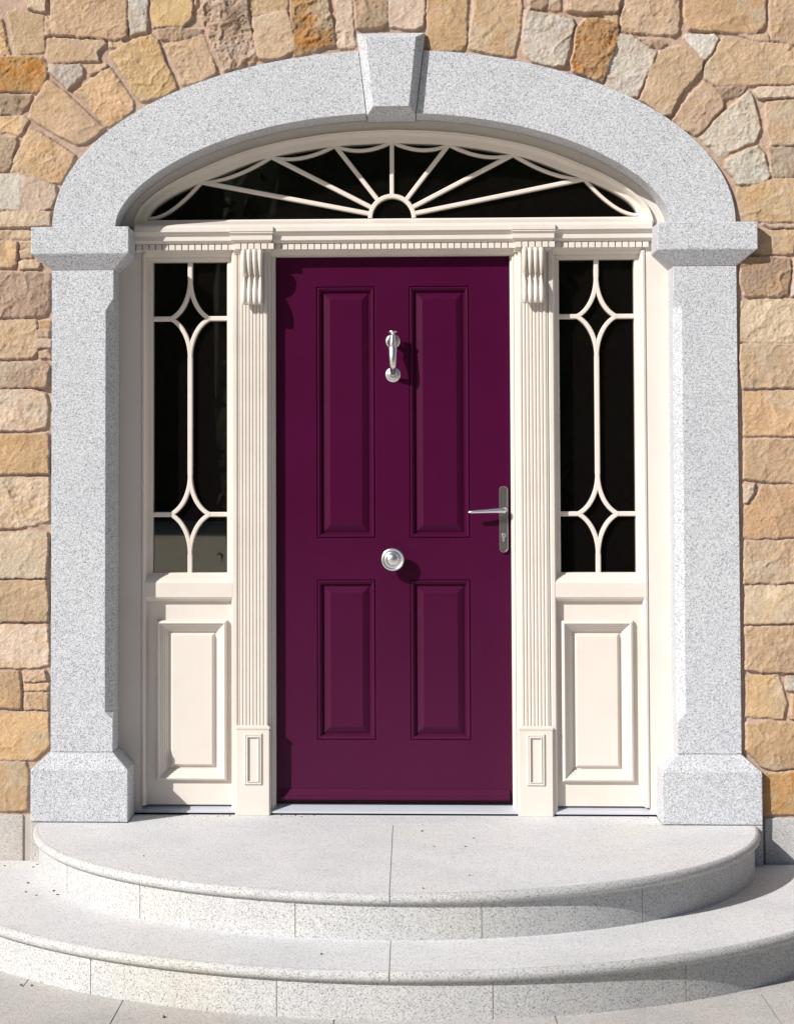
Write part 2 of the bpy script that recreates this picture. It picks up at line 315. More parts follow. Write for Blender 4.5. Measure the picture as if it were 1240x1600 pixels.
# ------------------------------------------------------------------ rubble wall
Z0E, AE, BE = 2.225, 1.279, 0.660          # springing line and half axes of the arch's outer ellipse
STONES = """y -1.504,3.046 -1.48,3.021 -1.462,2.942 -1.445,2.886 -1.503,2.884
p -1.436,3.114 -1.284,3.112 -1.289,3.078 -1.311,3.046 -1.374,3.059 -1.436,3.07
t -1.458,3.048 -1.423,3.057 -1.32,3.031 -1.315,2.897 -1.386,2.888 -1.425,2.883 -1.435,2.935
t -1.284,3.073 -1.264,3.085 -1.191,3.099 -1.008,3.109 -1,3.04 -0.998,2.954 -1.02,2.94 -1.068,2.938 -1.117,2.948 -1.283,2.96 -1.288,2.994
t -1.311,3.029 -1.293,3.019 -1.293,2.963 -1.31,2.96
g -0.988,3.108 -0.918,3.107 -0.922,2.97 -0.983,2.952 -0.993,3.015
y -0.905,3.107 -0.757,3.105 -0.747,3.061 -0.752,3.017 -0.786,2.986 -0.898,2.985 -0.908,3.039
t -1.301,2.945 -1.093,2.936 -1.081,2.921 -1.115,2.89 -1.105,2.858 -1.288,2.852 -1.305,2.877
y -1.068,2.931 -1.02,2.932 -1.01,2.923 -1.029,2.908 -1.068,2.909
o -1.503,2.877 -1.325,2.877 -1.31,2.86 -1.305,2.799 -1.322,2.757 -1.341,2.74 -1.385,2.746 -1.503,2.749
b -1.503,2.742 -1.361,2.731 -1.371,2.702 -1.402,2.66 -1.503,2.666
g -1.298,2.843 -1.178,2.844 -1.163,2.826 -1.171,2.797 -1.195,2.773 -1.227,2.747 -1.251,2.779 -1.295,2.818
t -1.154,2.839 -1.08,2.843 -1.073,2.835 -1.105,2.816 -1.141,2.804
y -1.502,2.652 -1.39,2.648 -1.373,2.633 -1.402,2.585 -1.414,2.577 -1.453,2.59 -1.502,2.598
t -1.3,2.786 -1.28,2.774 -1.227,2.729 -1.141,2.65 -1.087,2.601 -1.116,2.572 -1.165,2.543 -1.194,2.541 -1.251,2.571 -1.312,2.608 -1.368,2.645 -1.361,2.689
y -1.2,2.736 -1.093,2.816 -1.063,2.828 -1.024,2.771 -0.983,2.717 -0.971,2.693 -0.983,2.661 -1.063,2.606 -1.08,2.608 -1.117,2.65 -1.153,2.687
f -1.064,2.882 -1.008,2.918 -0.91,2.958 -0.883,2.936 -0.854,2.855 -0.825,2.794 -0.808,2.749 -0.849,2.723 -0.922,2.702 -0.941,2.7 -0.983,2.746 -1.019,2.808
t -0.854,2.916 -0.813,2.93 -0.715,2.951 -0.698,2.926 -0.66,2.821 -0.662,2.802 -0.703,2.782 -0.788,2.759 -0.805,2.806 -0.837,2.879
b -0.886,2.975 -0.801,2.979 -0.713,2.973 -0.718,2.958 -0.813,2.933 -0.874,2.941
k -0.728,3.041 -0.708,3.063 -0.643,3.072 -0.562,3.088 -0.538,3.034 -0.529,2.973 -0.521,2.924 -0.504,2.875 -0.517,2.844 -0.582,2.827 -0.631,2.816 -0.643,2.853 -0.684,2.938
t -0.742,3.105 -0.723,3.105 -0.723,3.071 -0.735,3.064
t -0.703,3.105 -0.562,3.103 -0.618,3.082 -0.691,3.078
t -0.538,3.103 -0.39,3.101 -0.39,3.052 -0.412,3.038 -0.521,3.027 -0.533,3.059
t -0.521,3.015 -0.461,3.028 -0.393,3.04 -0.383,3.008 -0.364,2.91 -0.369,2.881 -0.424,2.857 -0.497,2.858 -0.514,2.936
O -0.376,3.101 -0.242,3.099 -0.235,3.043 -0.216,2.977 -0.212,2.909 -0.267,2.895 -0.34,2.874 -0.362,2.866 -0.364,2.91 -0.376,3.008
p -0.223,3.099 -0.153,3.098 -0.144,3.017 -0.137,2.908 -0.139,2.898 -0.199,2.896 -0.209,2.933 -0.202,3.006
b -0.138,3.098 -0.018,3.096 -0.013,2.991 -0.025,2.975 -0.098,2.968 -0.129,2.971 -0.134,3.017
p -0.008,3.096 0.132,3.094 0.127,3.026 0.119,2.973 0.083,2.961 -0.006,2.974
f 0.141,3.094 0.286,3.092 0.286,3.024 0.28,2.903 0.263,2.881 0.143,2.883 0.136,2.953
t 0.308,3.092 0.505,3.09 0.492,3.034 0.48,2.949 0.462,2.865 0.443,2.857 0.383,2.868 0.29,2.888 0.295,2.951 0.312,3.012
b 0.529,3.089 0.588,3.089 0.586,3.05 0.564,3.038 0.523,3.041
t 0.596,3.089 0.634,3.088 0.636,3.032 0.614,3.028 0.593,3.04
g 0.504,3.034 0.576,3.021 0.684,2.995 0.686,2.971 0.671,2.918 0.659,2.838 0.646,2.819 0.611,2.817 0.527,2.835 0.503,2.864 0.494,2.925 0.504,2.985
t 0.656,3.088 0.84,3.086 0.859,3.054 0.851,3.022 0.744,3.019 0.66,3.027
O 0.695,2.959 0.732,2.995 0.763,2.999 0.851,2.974 0.851,2.945 0.826,2.848 0.789,2.757 0.754,2.772 0.682,2.802 0.678,2.838 0.688,2.886
y 0.796,3.016 0.849,3.013 0.849,2.981 0.815,2.986
t 0.868,3.017 0.883,3.053 0.935,3.084 1.069,3.083 1.078,3.003 1.072,2.937 1.053,2.933 0.958,2.939 0.867,2.945 0.863,2.981
f 1.093,3.082 1.398,3.079 1.399,2.975 1.387,2.951 1.363,2.936 1.291,2.937 1.113,2.951 1.097,3.002
t 1.412,3.078 1.531,3.077 1.528,2.884 1.469,2.894 1.417,2.909 1.416,2.987
g 0.855,2.935 0.898,2.93 0.934,2.905 0.993,2.866 0.976,2.822 0.92,2.702 0.896,2.7 0.801,2.74 0.814,2.824 0.838,2.872
b 0.929,2.92 1.006,2.914 1.029,2.899 1.005,2.88 0.97,2.89
t 1.005,2.871 1.077,2.889 1.12,2.874 1.167,2.832 1.159,2.796 1.123,2.761 1.075,2.701 1.039,2.629 1.015,2.627 0.932,2.69 0.956,2.75 0.981,2.822
w 1.101,2.932 1.208,2.931 1.225,2.916 1.195,2.856 1.171,2.832 1.124,2.881 1.094,2.918
t 1.239,2.916 1.291,2.911 1.398,2.895 1.528,2.874 1.527,2.744 1.361,2.741 1.218,2.738 1.171,2.767 1.171,2.808 1.207,2.856
t 1.303,2.93 1.405,2.929 1.408,2.905 1.351,2.91
t 1.166,2.753 1.194,2.743 1.237,2.694 1.236,2.656 1.205,2.627 1.169,2.579 1.133,2.551 1.079,2.58 1.05,2.609 1.087,2.664 1.135,2.724
b 1.218,2.731 1.325,2.734 1.313,2.71 1.241,2.687 1.213,2.711
g 1.332,2.715 1.348,2.698 1.371,2.613 1.378,2.577 1.353,2.525 1.299,2.506 1.239,2.475 1.22,2.475 1.18,2.512 1.152,2.543 1.193,2.591 1.241,2.639 1.289,2.674
p 1.365,2.729 1.443,2.731 1.526,2.732 1.526,2.696 1.372,2.69 1.355,2.71
t 1.398,2.678 1.526,2.684 1.524,2.513 1.413,2.514 1.401,2.577
b 1.405,2.505 1.524,2.504 1.522,2.398 1.423,2.394 1.412,2.445
g 1.251,2.463 1.322,2.494 1.363,2.51 1.386,2.481 1.411,2.397 1.404,2.385 1.356,2.371 1.29,2.367 1.274,2.391 1.243,2.43
y 1.29,2.357 1.356,2.366 1.428,2.385 1.522,2.389 1.52,2.223 1.319,2.227 1.296,2.254
t 1.383,2.215 1.437,2.214 1.52,2.211 1.52,2.202 1.402,2.205
t 1.362,2.194 1.52,2.192 1.496,2.157 1.49,2.106 1.353,2.107 1.349,2.146
b 1.294,2.093 1.401,2.095 1.478,2.085 1.48,2.025 1.465,1.958 1.446,1.947 1.387,1.952 1.312,1.95 1.296,2.003
g 1.497,2.085 1.542,2.085 1.541,1.953 1.484,1.949
p 1.297,1.926 1.34,1.935 1.517,1.939 1.515,1.777 1.397,1.775 1.291,1.778
t 1.293,1.764 1.326,1.768 1.515,1.765 1.513,1.613 1.301,1.607 1.292,1.669
f 1.3,1.592 1.513,1.601 1.511,1.43 1.306,1.431
t 1.303,1.414 1.51,1.416 1.508,1.255 1.391,1.26 1.299,1.269
p 1.299,1.25 1.339,1.25 1.334,1.217 1.308,1.182 1.298,1.182
f 1.367,1.245 1.508,1.245 1.506,1.056 1.342,1.049 1.297,1.056 1.3,1.158 1.338,1.193
t 1.301,1.037 1.506,1.042 1.504,0.891 1.41,0.884 1.297,0.886
p 1.302,0.872 1.504,0.877 1.502,0.738 1.3,0.735
t 1.3,0.721 1.502,0.723 1.5,0.556 1.383,0.556 1.301,0.566
y 1.301,0.542 1.418,0.545 1.434,0.498 1.447,0.439 1.432,0.387 1.369,0.389 1.299,0.394
g 1.448,0.542 1.523,0.542 1.523,0.486 1.448,0.491
o 1.466,0.472 1.522,0.472 1.521,0.387 1.465,0.387
f 1.299,0.368 1.369,0.375 1.498,0.373 1.496,0.209 1.402,0.2 1.356,0.211 1.298,0.274
o 1.332,0.185 1.496,0.193 1.494,0.036 1.354,0.036 1.331,0.11
y -1.37,2.599 -1.336,2.589 -1.263,2.542 -1.197,2.5 -1.206,2.468 -1.25,2.4 -1.274,2.396 -1.348,2.416 -1.438,2.439 -1.428,2.482 -1.397,2.543
b -1.502,2.591 -1.421,2.568 -1.419,2.543 -1.445,2.453 -1.458,2.439 -1.502,2.444
W -1.501,2.422 -1.409,2.429 -1.335,2.408 -1.274,2.384 -1.267,2.347 -1.286,2.299 -1.347,2.287 -1.445,2.293 -1.501,2.308
p -1.501,2.274 -1.408,2.285 -1.291,2.284 -1.288,2.233 -1.469,2.227 -1.501,2.23
t -1.501,2.21 -1.364,2.212 -1.364,2.185 -1.469,2.183 -1.5,2.188
y -1.5,2.171 -1.432,2.173 -1.415,2.168 -1.417,2.081 -1.432,2.074 -1.5,2.079
t -1.405,2.168 -1.361,2.17 -1.361,2.146 -1.405,2.146
t -1.405,2.137 -1.361,2.139 -1.359,2.112 -1.4,2.11
p -1.405,2.095 -1.383,2.102 -1.346,2.1 -1.329,2.088 -1.334,2.068 -1.405,2.069
b -1.5,2.06 -1.358,2.056 -1.293,2.051 -1.292,1.922 -1.309,1.891 -1.382,1.887 -1.499,1.89
t -1.499,1.873 -1.346,1.872 -1.338,1.826 -1.336,1.758 -1.352,1.734 -1.43,1.73 -1.498,1.735
o -1.329,1.869 -1.29,1.872 -1.29,1.847 -1.329,1.848
t -1.333,1.838 -1.292,1.838 -1.294,1.814 -1.331,1.811
p -1.333,1.802 -1.287,1.801 -1.287,1.772 -1.333,1.77
t -1.333,1.753 -1.297,1.76 -1.287,1.731 -1.326,1.729
b -1.498,1.715 -1.309,1.714 -1.289,1.7 -1.299,1.627 -1.313,1.62 -1.498,1.623
p -1.498,1.607 -1.357,1.611 -1.303,1.596 -1.293,1.536 -1.301,1.471 -1.344,1.459 -1.497,1.459
f -1.497,1.442 -1.293,1.444 -1.29,1.297 -1.496,1.293
p -1.496,1.279 -1.295,1.28 -1.29,1.122 -1.331,1.105 -1.428,1.091 -1.496,1.091
p -1.496,1.069 -1.428,1.074 -1.297,1.074 -1.292,1.031 -1.299,0.906 -1.354,0.904 -1.495,0.906
t -1.495,0.892 -1.301,0.894 -1.291,0.839 -1.293,0.743 -1.494,0.743
p -1.494,0.729 -1.296,0.729 -1.288,0.648 -1.293,0.581 -1.329,0.569 -1.493,0.569
f -1.493,0.557 -1.404,0.557 -1.396,0.492 -1.394,0.418 -1.493,0.418
t -1.384,0.554 -1.305,0.557 -1.295,0.519 -1.384,0.516
y -1.382,0.507 -1.288,0.509 -1.3,0.483 -1.382,0.483
t -1.382,0.473 -1.295,0.473 -1.292,0.414 -1.382,0.411
y -1.493,0.399 -1.29,0.402 -1.287,0.278 -1.328,0.238 -1.352,0.226 -1.492,0.228
f -1.492,0.213 -1.376,0.216 -1.366,0.183 -1.368,0.047 -1.375,0.038 -1.491,0.037"""
TONE = {'t': (0.60, 0.44, 0.275), 'b': (0.46, 0.335, 0.225), 'o': (0.56, 0.335, 0.135), 'g': (0.63, 0.585, 0.475),
        'y': (0.68, 0.485, 0.26), 'p': (0.72, 0.575, 0.40), 'w': (0.80, 0.755, 0.62), 'k': (0.53, 0.40, 0.28),
        'f': (0.59, 0.41, 0.225), 'O': (0.47, 0.29, 0.14), 'W': (0.62, 0.50, 0.36)}
rs = np.random.RandomState(7)
class Noise2:
    def __init__(s, seed):
        s.g = np.random.RandomState(seed).rand(512, 512)
    def at(s, x, y):
        xi = np.floor(x).astype(int); yi = np.floor(y).astype(int); fx = x - xi; fy = y - yi
        fx = fx*fx*(3-2*fx); fy = fy*fy*(3-2*fy); g = s.g
        a = g[xi & 511, yi & 511]; b = g[(xi+1) & 511, yi & 511]; c = g[xi & 511, (yi+1) & 511]; d = g[(xi+1) & 511, (yi+1) & 511]
        return (a*(1-fx)+b*fx)*(1-fy)+(c*(1-fx)+d*fx)*fy
    def fbm(s, x, y, sc, octv=4, gain=0.55):
        v = 0; a = 1; t = 0
        for k in range(octv):
            v = v + a*s.at(x*sc + 17.3*k, y*sc + 9.1*k); t += a; a *= gain; sc *= 2.03
        return v/t*2 - 1
nz = Noise2(3); nz2 = Noise2(11)

def build_wall(parent):
    polys = []
    for line in STONES.strip().split('\n'):
        a = line.split(); P = [list(map(float, q.split(','))) for q in a[1:]]
        ex = rs.uniform(0.17, 0.30); ez = rs.uniform(0.17, 0.27)
        for q in P:
            if q[0] < -1.487: q[0] -= ex
            if q[0] > 1.512: q[0] += ex
            if q[1] > 3.068: q[1] += ez
        polys.append((a[0], P))
    # coursed rubble beyond the picture's edges
    def courses(x0, x1, z0, z1):
        z = z0
        while z < z1 - 0.06:
            h = min(rs.choice([0.14, 0.17, 0.2, 0.23]), z1 - z)
            x = x0
            while x < x1 - 0.08:
                w = min(rs.uniform(0.22, 0.46), x1 - x)
                j = lambda: rs.uniform(-0.008, 0.008)
                polys.append((rs.choice(list('ttttbygppf')), [[x+.008+j(), z+.008+j()], [x+w-.008+j(), z+.008+j()], [x+w-.006+j(), z+h*0.5], [x+w-.008+j(), z+h-.008+j()], [x+.008+j(), z+h-.008+j()]]))
                x += w
            z += h
    courses(-3.6, -1.80, 0.03, 3.38); courses(1.82, 3.6, 0.03, 3.38); courses(-3.6, 3.6, 3.38, 4.6)
    fine = 0.0036
    xs = np.unique(np.concatenate([np.arange(-3.6, -1.53, 0.02), np.arange(-1.53, 1.55, fine), np.arange(1.55, 3.61, 0.02)]))
    zs = np.unique(np.concatenate([np.arange(0.0, 3.13, fine), np.arange(3.13, 4.62, 0.02)]))
    nx, nzz = len(xs), len(zs)
    X, Z = np.meshgrid(xs, zs, indexing='ij')
    H = np.zeros_like(X)
    C = np.zeros(X.shape + (3,))
    mort = 0.0200 + 0.0035*nz.fbm(X, Z, 9, 3) + 0.0016*nz2.fbm(X, Z, 60, 3)
    H[:] = mort
    mc = np.array((0.50, 0.37, 0.29))
    C[:] = mc*(1 + 0.14*nz.fbm(X, Z, 25, 4))[..., None]
    wx = 0.0045*nz.fbm(X, Z, 24, 3) + 0.0030*nz2.fbm(X, Z, 85, 3); wz = 0.0045*nz2.fbm(X+5, Z, 24, 3) + 0.0030*nz.fbm(X+9, Z, 85, 3)
    for si, (t, P) in enumerate(polys):
        P = np.array(P); lo = P.min(0) - 0.02; hi = P.max(0) + 0.02
        i0, i1 = np.searchsorted(xs, [lo[0], hi[0]]); j0, j1 = np.searchsorted(zs, [lo[1], hi[1]])
        if i1 <= i0 or j1 <= j0: continue
        sl = (slice(i0, i1), slice(j0, j1))
        x = X[sl] + wx[sl]; z = Z[sl] + wz[sl]
        dmin = np.full(x.shape, 9.0); inside = np.zeros(x.shape, bool)
        n = len(P)
        for k in range(n):
            ax, az = P[k]; bx, bz = P[(k+1) % n]
            ux, uz = bx-ax, bz-az; L2 = ux*ux+uz*uz + 1e-12
            tt = np.clip(((x-ax)*ux + (z-az)*uz)/L2, 0, 1)
            dmin = np.minimum(dmin, np.hypot(x-ax-tt*ux, z-az-tt*uz))
            cond = ((az > z) != (bz > z))
            with np.errstate(divide='ignore', invalid='ignore'):
                xc = ax + (z-az)*ux/(uz if abs(uz) > 1e-9 else 1e-9)
            inside ^= cond & (x < xc)
        d = np.where(inside, dmin, -dmin)
        size = math.sqrt(max(1e-6, (hi-lo).prod()))
        cx, cz = P.mean(0)
        front = rs.uniform(0.004, 0.012) if size > 0.09 else rs.uniform(0.009, 0.015)
        rr = rs.uniform(0.0035, 0.0055)
        e = np.clip((d + 0.0045)/rr, 0, 1); e = 1-(1-e)**2.2
        tx, tz = rs.uniform(-0.035, 0.035, 2)
        rough = {'k': 2.3, 'O': 1.9, 'b': 1.3, 'g': 1.2, 'w': 1.0}.get(t, rs.uniform(0.7, 1.2))
        ox, oz = rs.uniform(0, 60, 2)
        # split faces: broad facets plus fine chisel texture
        big = nz.fbm(x+ox, z+oz, 7, 2)
        ridge = 1 - np.abs(nz2.fbm(x*0.8+z*0.6+ox, z*0.8-x*0.6+oz, 9, 3))*2.2
        ridge = np.clip(ridge, 0, 1)**4
        fine_n = nz.fbm(x+ox, z+oz, 95, 4, 0.65)
        finer = nz2.fbm(x+oz, z+ox, 150, 3, 0.7)
        chip = np.clip(nz2.fbm(x+oz, z+ox, 15, 3) - 0.30, 0, 1)*3
        bulge = 0.0018*np.clip(d/0.05, 0, 1)
        y = front + tx*(x-cx) + tz*(z-cz) + rough*(0.0032*big + 0.0022*fine_n + 0.0026*finer - 0.0042*ridge + 0.0045*np.clip(chip, 0, 0.8)) - bulge
        y = np.clip(y, -0.007, 0.019)
        h = mort[sl]*(1-e) + y*e
        msk = d > -0.0045
        H[sl] = np.where(msk, np.minimum(H[sl], h), H[sl])
        base = np.array(TONE[t])*np.array((0.845, 0.835, 0.92))*rs.uniform(0.93, 1.08)*np.array([1, rs.uniform(0.97, 1.03), rs.uniform(0.93, 1.07)])
        col = np.ones(x.shape+(3,))*base
        v1 = nz.fbm(x+ox, z+oz, 10, 4)[..., None]; v2 = nz2.fbm(x+oz, z*1.4+ox, 16, 4)[..., None]
        col *= 1 + 0.20*v1
        # iron staining
        amt = {'O': 0.75, 'o': 0.8, 'y': 0.45, 'f': 0.35, 'k': 0.22, 'g': 0.22, 'w': 0.1}.get(t, rs.uniform(0.05, 0.35))
        st = np.clip(v2*2.2 + 0.15, 0, 1)*amt
        stc = np.array((0.47, 0.20, 0.045)) if t in 'Oo' else np.array((0.47, 0.29, 0.12))
        col = col*(1-st) + stc*st
        gy = np.clip(nz.fbm(x+oz+3, z+ox, 8, 3)*2.5-0.35, 0, 1)[..., None]*(0.5 if t in 'Ogw' else 0.42)
        col = col*(1-gy) + np.array((0.51, 0.465, 0.375))*gy
        if t == 'k':
            bl = np.exp(-(((x-cx+0.0)/0.035)**2 + ((z-cz-0.045)/0.045)**2))[..., None]*0.6
            col = col*(1-bl) + np.array((0.16, 0.09, 0.05))*bl
        if t == 'W':
            wh = (np.clip((-(x-cx) + 0.012 + 0.03*v1[..., 0])/0.01, 0, 1))[..., None]
            col = col*(1-wh)*0.92 + np.array((0.56, 0.52, 0.45))*wh + np.array((0.0, 0.0, 0.0))
        edge = np.clip((d+0.0015)/0.004, 0, 1)[..., None]
        C[sl] = np.where(msk[..., None], C[sl]*(1-edge) + col*edge, C[sl])
    # drop the cells hidden behind the granite surround
    xm = (xs[:-1]+xs[1:])/2; zm = (zs[:-1]+zs[1:])/2
    XM, ZM = np.meshgrid(xm, zm, indexing='ij')
    hole = ((np.abs(XM) < 1.262) & (ZM < 2.24)) | ((ZM >= 2.2) & ((XM/(AE-0.015))**2 + ((ZM-Z0E)/(BE-0.015))**2 < 1))
    I, J = np.nonzero(~hole)
    quads = np.stack([I*nzz+J, (I+1)*nzz+J, (I+1)*nzz+J+1, I*nzz+J+1], 1)
    used = np.unique(quads); remap = np.full(nx*nzz, -1); remap[used] = np.arange(len(used))
    quads = remap[quads]
    V = np.stack([X.ravel(), H.ravel(), Z.ravel()], 1)[used]; CC = C.reshape(-1, 3)[used]
    me = bpy.data.meshes.new('masonry')
    me.vertices.add(len(V)); me.vertices.foreach_set('co', V.astype(np.float32).ravel())
    me.loops.add(quads.size); me.loops.foreach_set('vertex_index', quads.astype(np.int32).ravel())
    me.polygons.add(len(quads)); me.polygons.foreach_set('loop_start', np.arange(0, quads.size, 4, dtype=np.int32))
    me.polygons.foreach_set('loop_total', np.full(len(quads), 4, dtype=np.int32))
    me.update(calc_edges=True)
    at = me.color_attributes.new('stone', 'FLOAT_COLOR', 'POINT')
    at.data.foreach_set('color', np.concatenate([np.clip(CC, 0.01, 1), np.ones((len(CC), 1))], 1).astype(np.float32).ravel())
    me.polygons.foreach_set('use_smooth', np.ones(len(quads), bool))
    me.materials.append(M['masonry'])
    ob = bpy.data.objects.new('masonry', me); COL.objects.link(ob); ob.parent = parent
    return ob

wall = thing('stone_wall', (0, 0, 0), 'honey-coloured rubble sandstone house wall with mortar joints around the doorway', 'wall')
build_wall(wall)
b = MB()
b.box(-3.6, -1.2, 0.045, 0.45, -0.35, 4.6); b.box(1.2, 3.6, 0.045, 0.45, -0.35, 4.6)
b.box(-1.2, 1.2, 0.045, 0.45, 2.95, 4.6)
b.box(-1.2, 1.2, 0.32, 0.45, -0.35, 2.95)
b.build('wall_light_stop', 'black', wall)  # unseen black mass added behind wall and doorway so no light leaks through
for s, spans in ((-1, [(-3.6, -2.62), (-2.61, -1.93), (-1.92, -1.383)]), (1, [(1.362, 1.90), (1.91, 2.66), (2.67, 3.6)])):
    for x0, x1 in spans:
        b = MB(); b.box(x0, x1, 0.008, 0.2, -0.30, 0.022)
        b.build('plinth_course', 'course', wall, bevel=0.004)
b = MB(); b.box(-1.40, -1.34, 0.016, 0.2, -0.30, 0.02); b.box(1.34, 1.38, 0.020, 0.2, -0.30, 0.02)
b.build('mortar_joint', 'grout', wall)

# ------------------------------------------------------------------ granite surround
sur = thing('granite_door_surround', (0, 0.1, -0.146), 'pale grey granite door surround with elliptical arch, keystone, imposts and plinth blocks', 'door surround')
for s in (-1, 1):
    b = MB(); xo, xi = 1.279, 1.045
    Ls = []
    for z, c in ((0.257, 0.002), (0.378, 0.002), (0.404, 0.031), (1.908, 0.031), (1.952, 0.002), (2.060, 0.002)):
        Ls.append([(s*xo, 0.30, z), (s*xo, 0.0, z), (s*(xi+c), 0.0, z), (s*xi, c, z), (s*xi, 0.30, z)])
    b.loops(Ls); b.build('jamb', 'granite', sur, bevel=0.0018)
    b = MB()
    Ls = [[(s*1.279, 0.30, 2.0605), (s*1.279, 0.0, 2.0605), (s*1.045, 0.0, 2.0605), (s*1.045, 0.30, 2.0605)],
          [(s*1.351, 0.30, 2.119), (s*1.351, -0.047, 2.119), (s*0.983, -0.047, 2.119), (s*0.983, 0.30, 2.119)],
          [(s*1.351, 0.30, 2.2195), (s*1.351, -0.047, 2.2195), (s*0.983, -0.047, 2.2195), (s*0.983, 0.30, 2.2195)]]
    b.loops(Ls); b.build('impost', 'granite', sur, bevel=0.003)
    b = MB()
    q = lambda xa, xb, y, z: [(s*xa, 0.30, z), (s*xa, y, z), (s*xb, y, z), (s*xb, 0.30, z)]
    b.loops([q(1.348, 0.985, -0.031, 0.0025), q(1.348, 0.985, -0.031, 0.194), q(1.279, 1.045, 0.0, 0.2555)])
    b.build('plinth_block', 'granite', sur, bevel=0.003)
    b = MB(); b.box(min(s*1.348, s*0.985), max(s*1.348, s*0.985), -0.030, 0.30, -0.30, 0.0)
    b.build('plinth_footing', 'course' if s < 0 else 'granite', sur, bevel=0.003)
def ext(t): return (AE*math.cos(t), Z0E + BE*math.sin(t))
def off(t, d):
    nx_, nz_ = math.cos(t)/AE, math.sin(t)/BE; L = math.hypot(nx_, nz_)
    return (AE*math.cos(t) - d*nx_/L, Z0E + BE*math.sin(t) - d*nz_/L)
KX = lambda z: 0.0910 + (z-2.636)*(0.128-0.091)/(2.947-2.636)   # keystone side line
def find_t(f):
    lo, hi = 0.9, math.pi/2
    for _ in range(50):
        mdl = (lo+hi)/2; x, z = f(mdl)
        if x > KX(z) + 0.002: lo = mdl
        else: hi = mdl
    return lo
te, ti = find_t(ext), find_t(lambda t: off(t, 0.24))
for s in (-1, 1):
    b = MB(); n = 64; Ls = []
    for k in range(n+1):
        f = k/n; E = ext(te*f); I = off(ti*f, 0.24)
        if k == 0: E = (AE, 2.2205); I = (1.042, 2.2205)
        Ls.append([(s*I[0], 0.30, I[1]), (s*E[0], 0.30, E[1]), (s*E[0], 0.0, E[1]), (s*I[0], 0.0, I[1])])
    b.loops(Ls); b.build('arch_stone', 'granite', sur, bevel=0.0015, smooth=True)
b = MB()
R = lambda xt, zt, xb, zb, y: [(-xb, y, zb), (xb, y, zb), (xt, y, zt), (-xt, y, zt)]
b.loops([R(0.128, 2.947, 0.0910, 2.6365, 0.30), R(0.128, 2.947, 0.0910, 2.6365, -0.004), R(0.094, 2.923, 0.067, 2.663, -0.046)])
b.build('keystone', 'granite', sur, bevel=0.002)

# ------------------------------------------------------------------ timber frame
fr = thing('timber_door_frame', (0, 0.2, 0.0), 'cream painted timber door frame with fanlight, dentil cornice, fluted pilasters and two sidelights', 'door frame')
NP = 120
def resample(P, n=NP):
    P = [Vector((x, z)) for x, z in P]; L = [0]
    for a, b in zip(P, P[1:]): L.append(L[-1] + (b-a).length)
    out = []; k = 0
    for i in range(n+1):
        s = L[-1]*i/n
        while k < len(P)-2 and L[k+1] < s: k += 1
        f = (s-L[k])/max(1e-9, L[k+1]-L[k]); out.append(P[k].lerp(P[k+1], min(1, f)))
    return out
def catmull(P, n=10):
    P = [Vector(p) for p in P]; Q = [P[0]*2-P[1]] + P + [P[-1]*2-P[-2]]; out = []
    for i in range(1, len(Q)-2):
        a, b, c, d = Q[i-1:i+3]
        for k in range(n):
            t = k/n
            out.append(0.5*((2*b) + (c-a)*t + (2*a-5*b+4*c-d)*t*t + (3*b-a-3*c+d)*t**3))
    out.append(Q[-2]); return [(p.x, p.y) for p in out]
gran = [(-1.044, 2.15)] + [(-off(t*math.pi/2/60, 0.236)[0], off(t*math.pi/2/60, 0.236)[1]) for t in range(61)]
gran += [(-x, z) for x, z in reversed(gran[:-1])]
half = [(-0.945, 2.16), (-0.944, 2.262), (-0.922, 2.319), (-0.854, 2.370), (-0.767, 2.412), (-0.677, 2.447), (-0.50, 2.513), (-0.242, 2.559), (0.0, 2.573)]
half = catmull([(x, z-0.0065) for x, z in half]); glc = half + [(-x, z) for x, z in reversed(half[:-1])]
G0, G1 = resample(gran), resample(glc)
def strip(prof, name, mat='cream'):
    b = MB(); Ls = []
    for i in range(NP+1):
        Ls.append([(G0[i].lerp(G1[i], f).x, y, G0[i].lerp(G1[i], f).y) for f, y in prof])
    b.loops(Ls, cap0=True, cap1=True)
    return b.build(name, mat, fr, smooth=True)
strip([(0, 0.24), (0, 0.158), (0.47, 0.158), (0.49, 0.162), (0.50, 0.240)], 'arch_casing')
strip([(0.485, 0.241), (0.485, 0.158), (0.495, 0.146), (0.520, 0.140), (0.545, 0.141), (0.560, 0.148), (0.600, 0.1485), (0.610, 0.152), (0.650, 0.157), (0.690, 0.165), (0.735, 0.178), (0.74, 0.241)], 'arch_moulding')
strip([(0.73, 0.242), (0.73, 0.184), (0.97, 0.190), (1.0, 0.196), (1.0, 0.242)], 'arch_sash')
b = MB(); poly = [(p.x, p.y) for p in resample(glc)]
poly = [(x*1.012, z+0.004) for x, z in poly if z > 2.2]; poly = [(-0.95, 2.25)] + poly + [(0.95, 2.25)]
b.prism_xz(poly, 0.222, 0.228); fan = b.build('fanlight_glass', 'glass', fr)
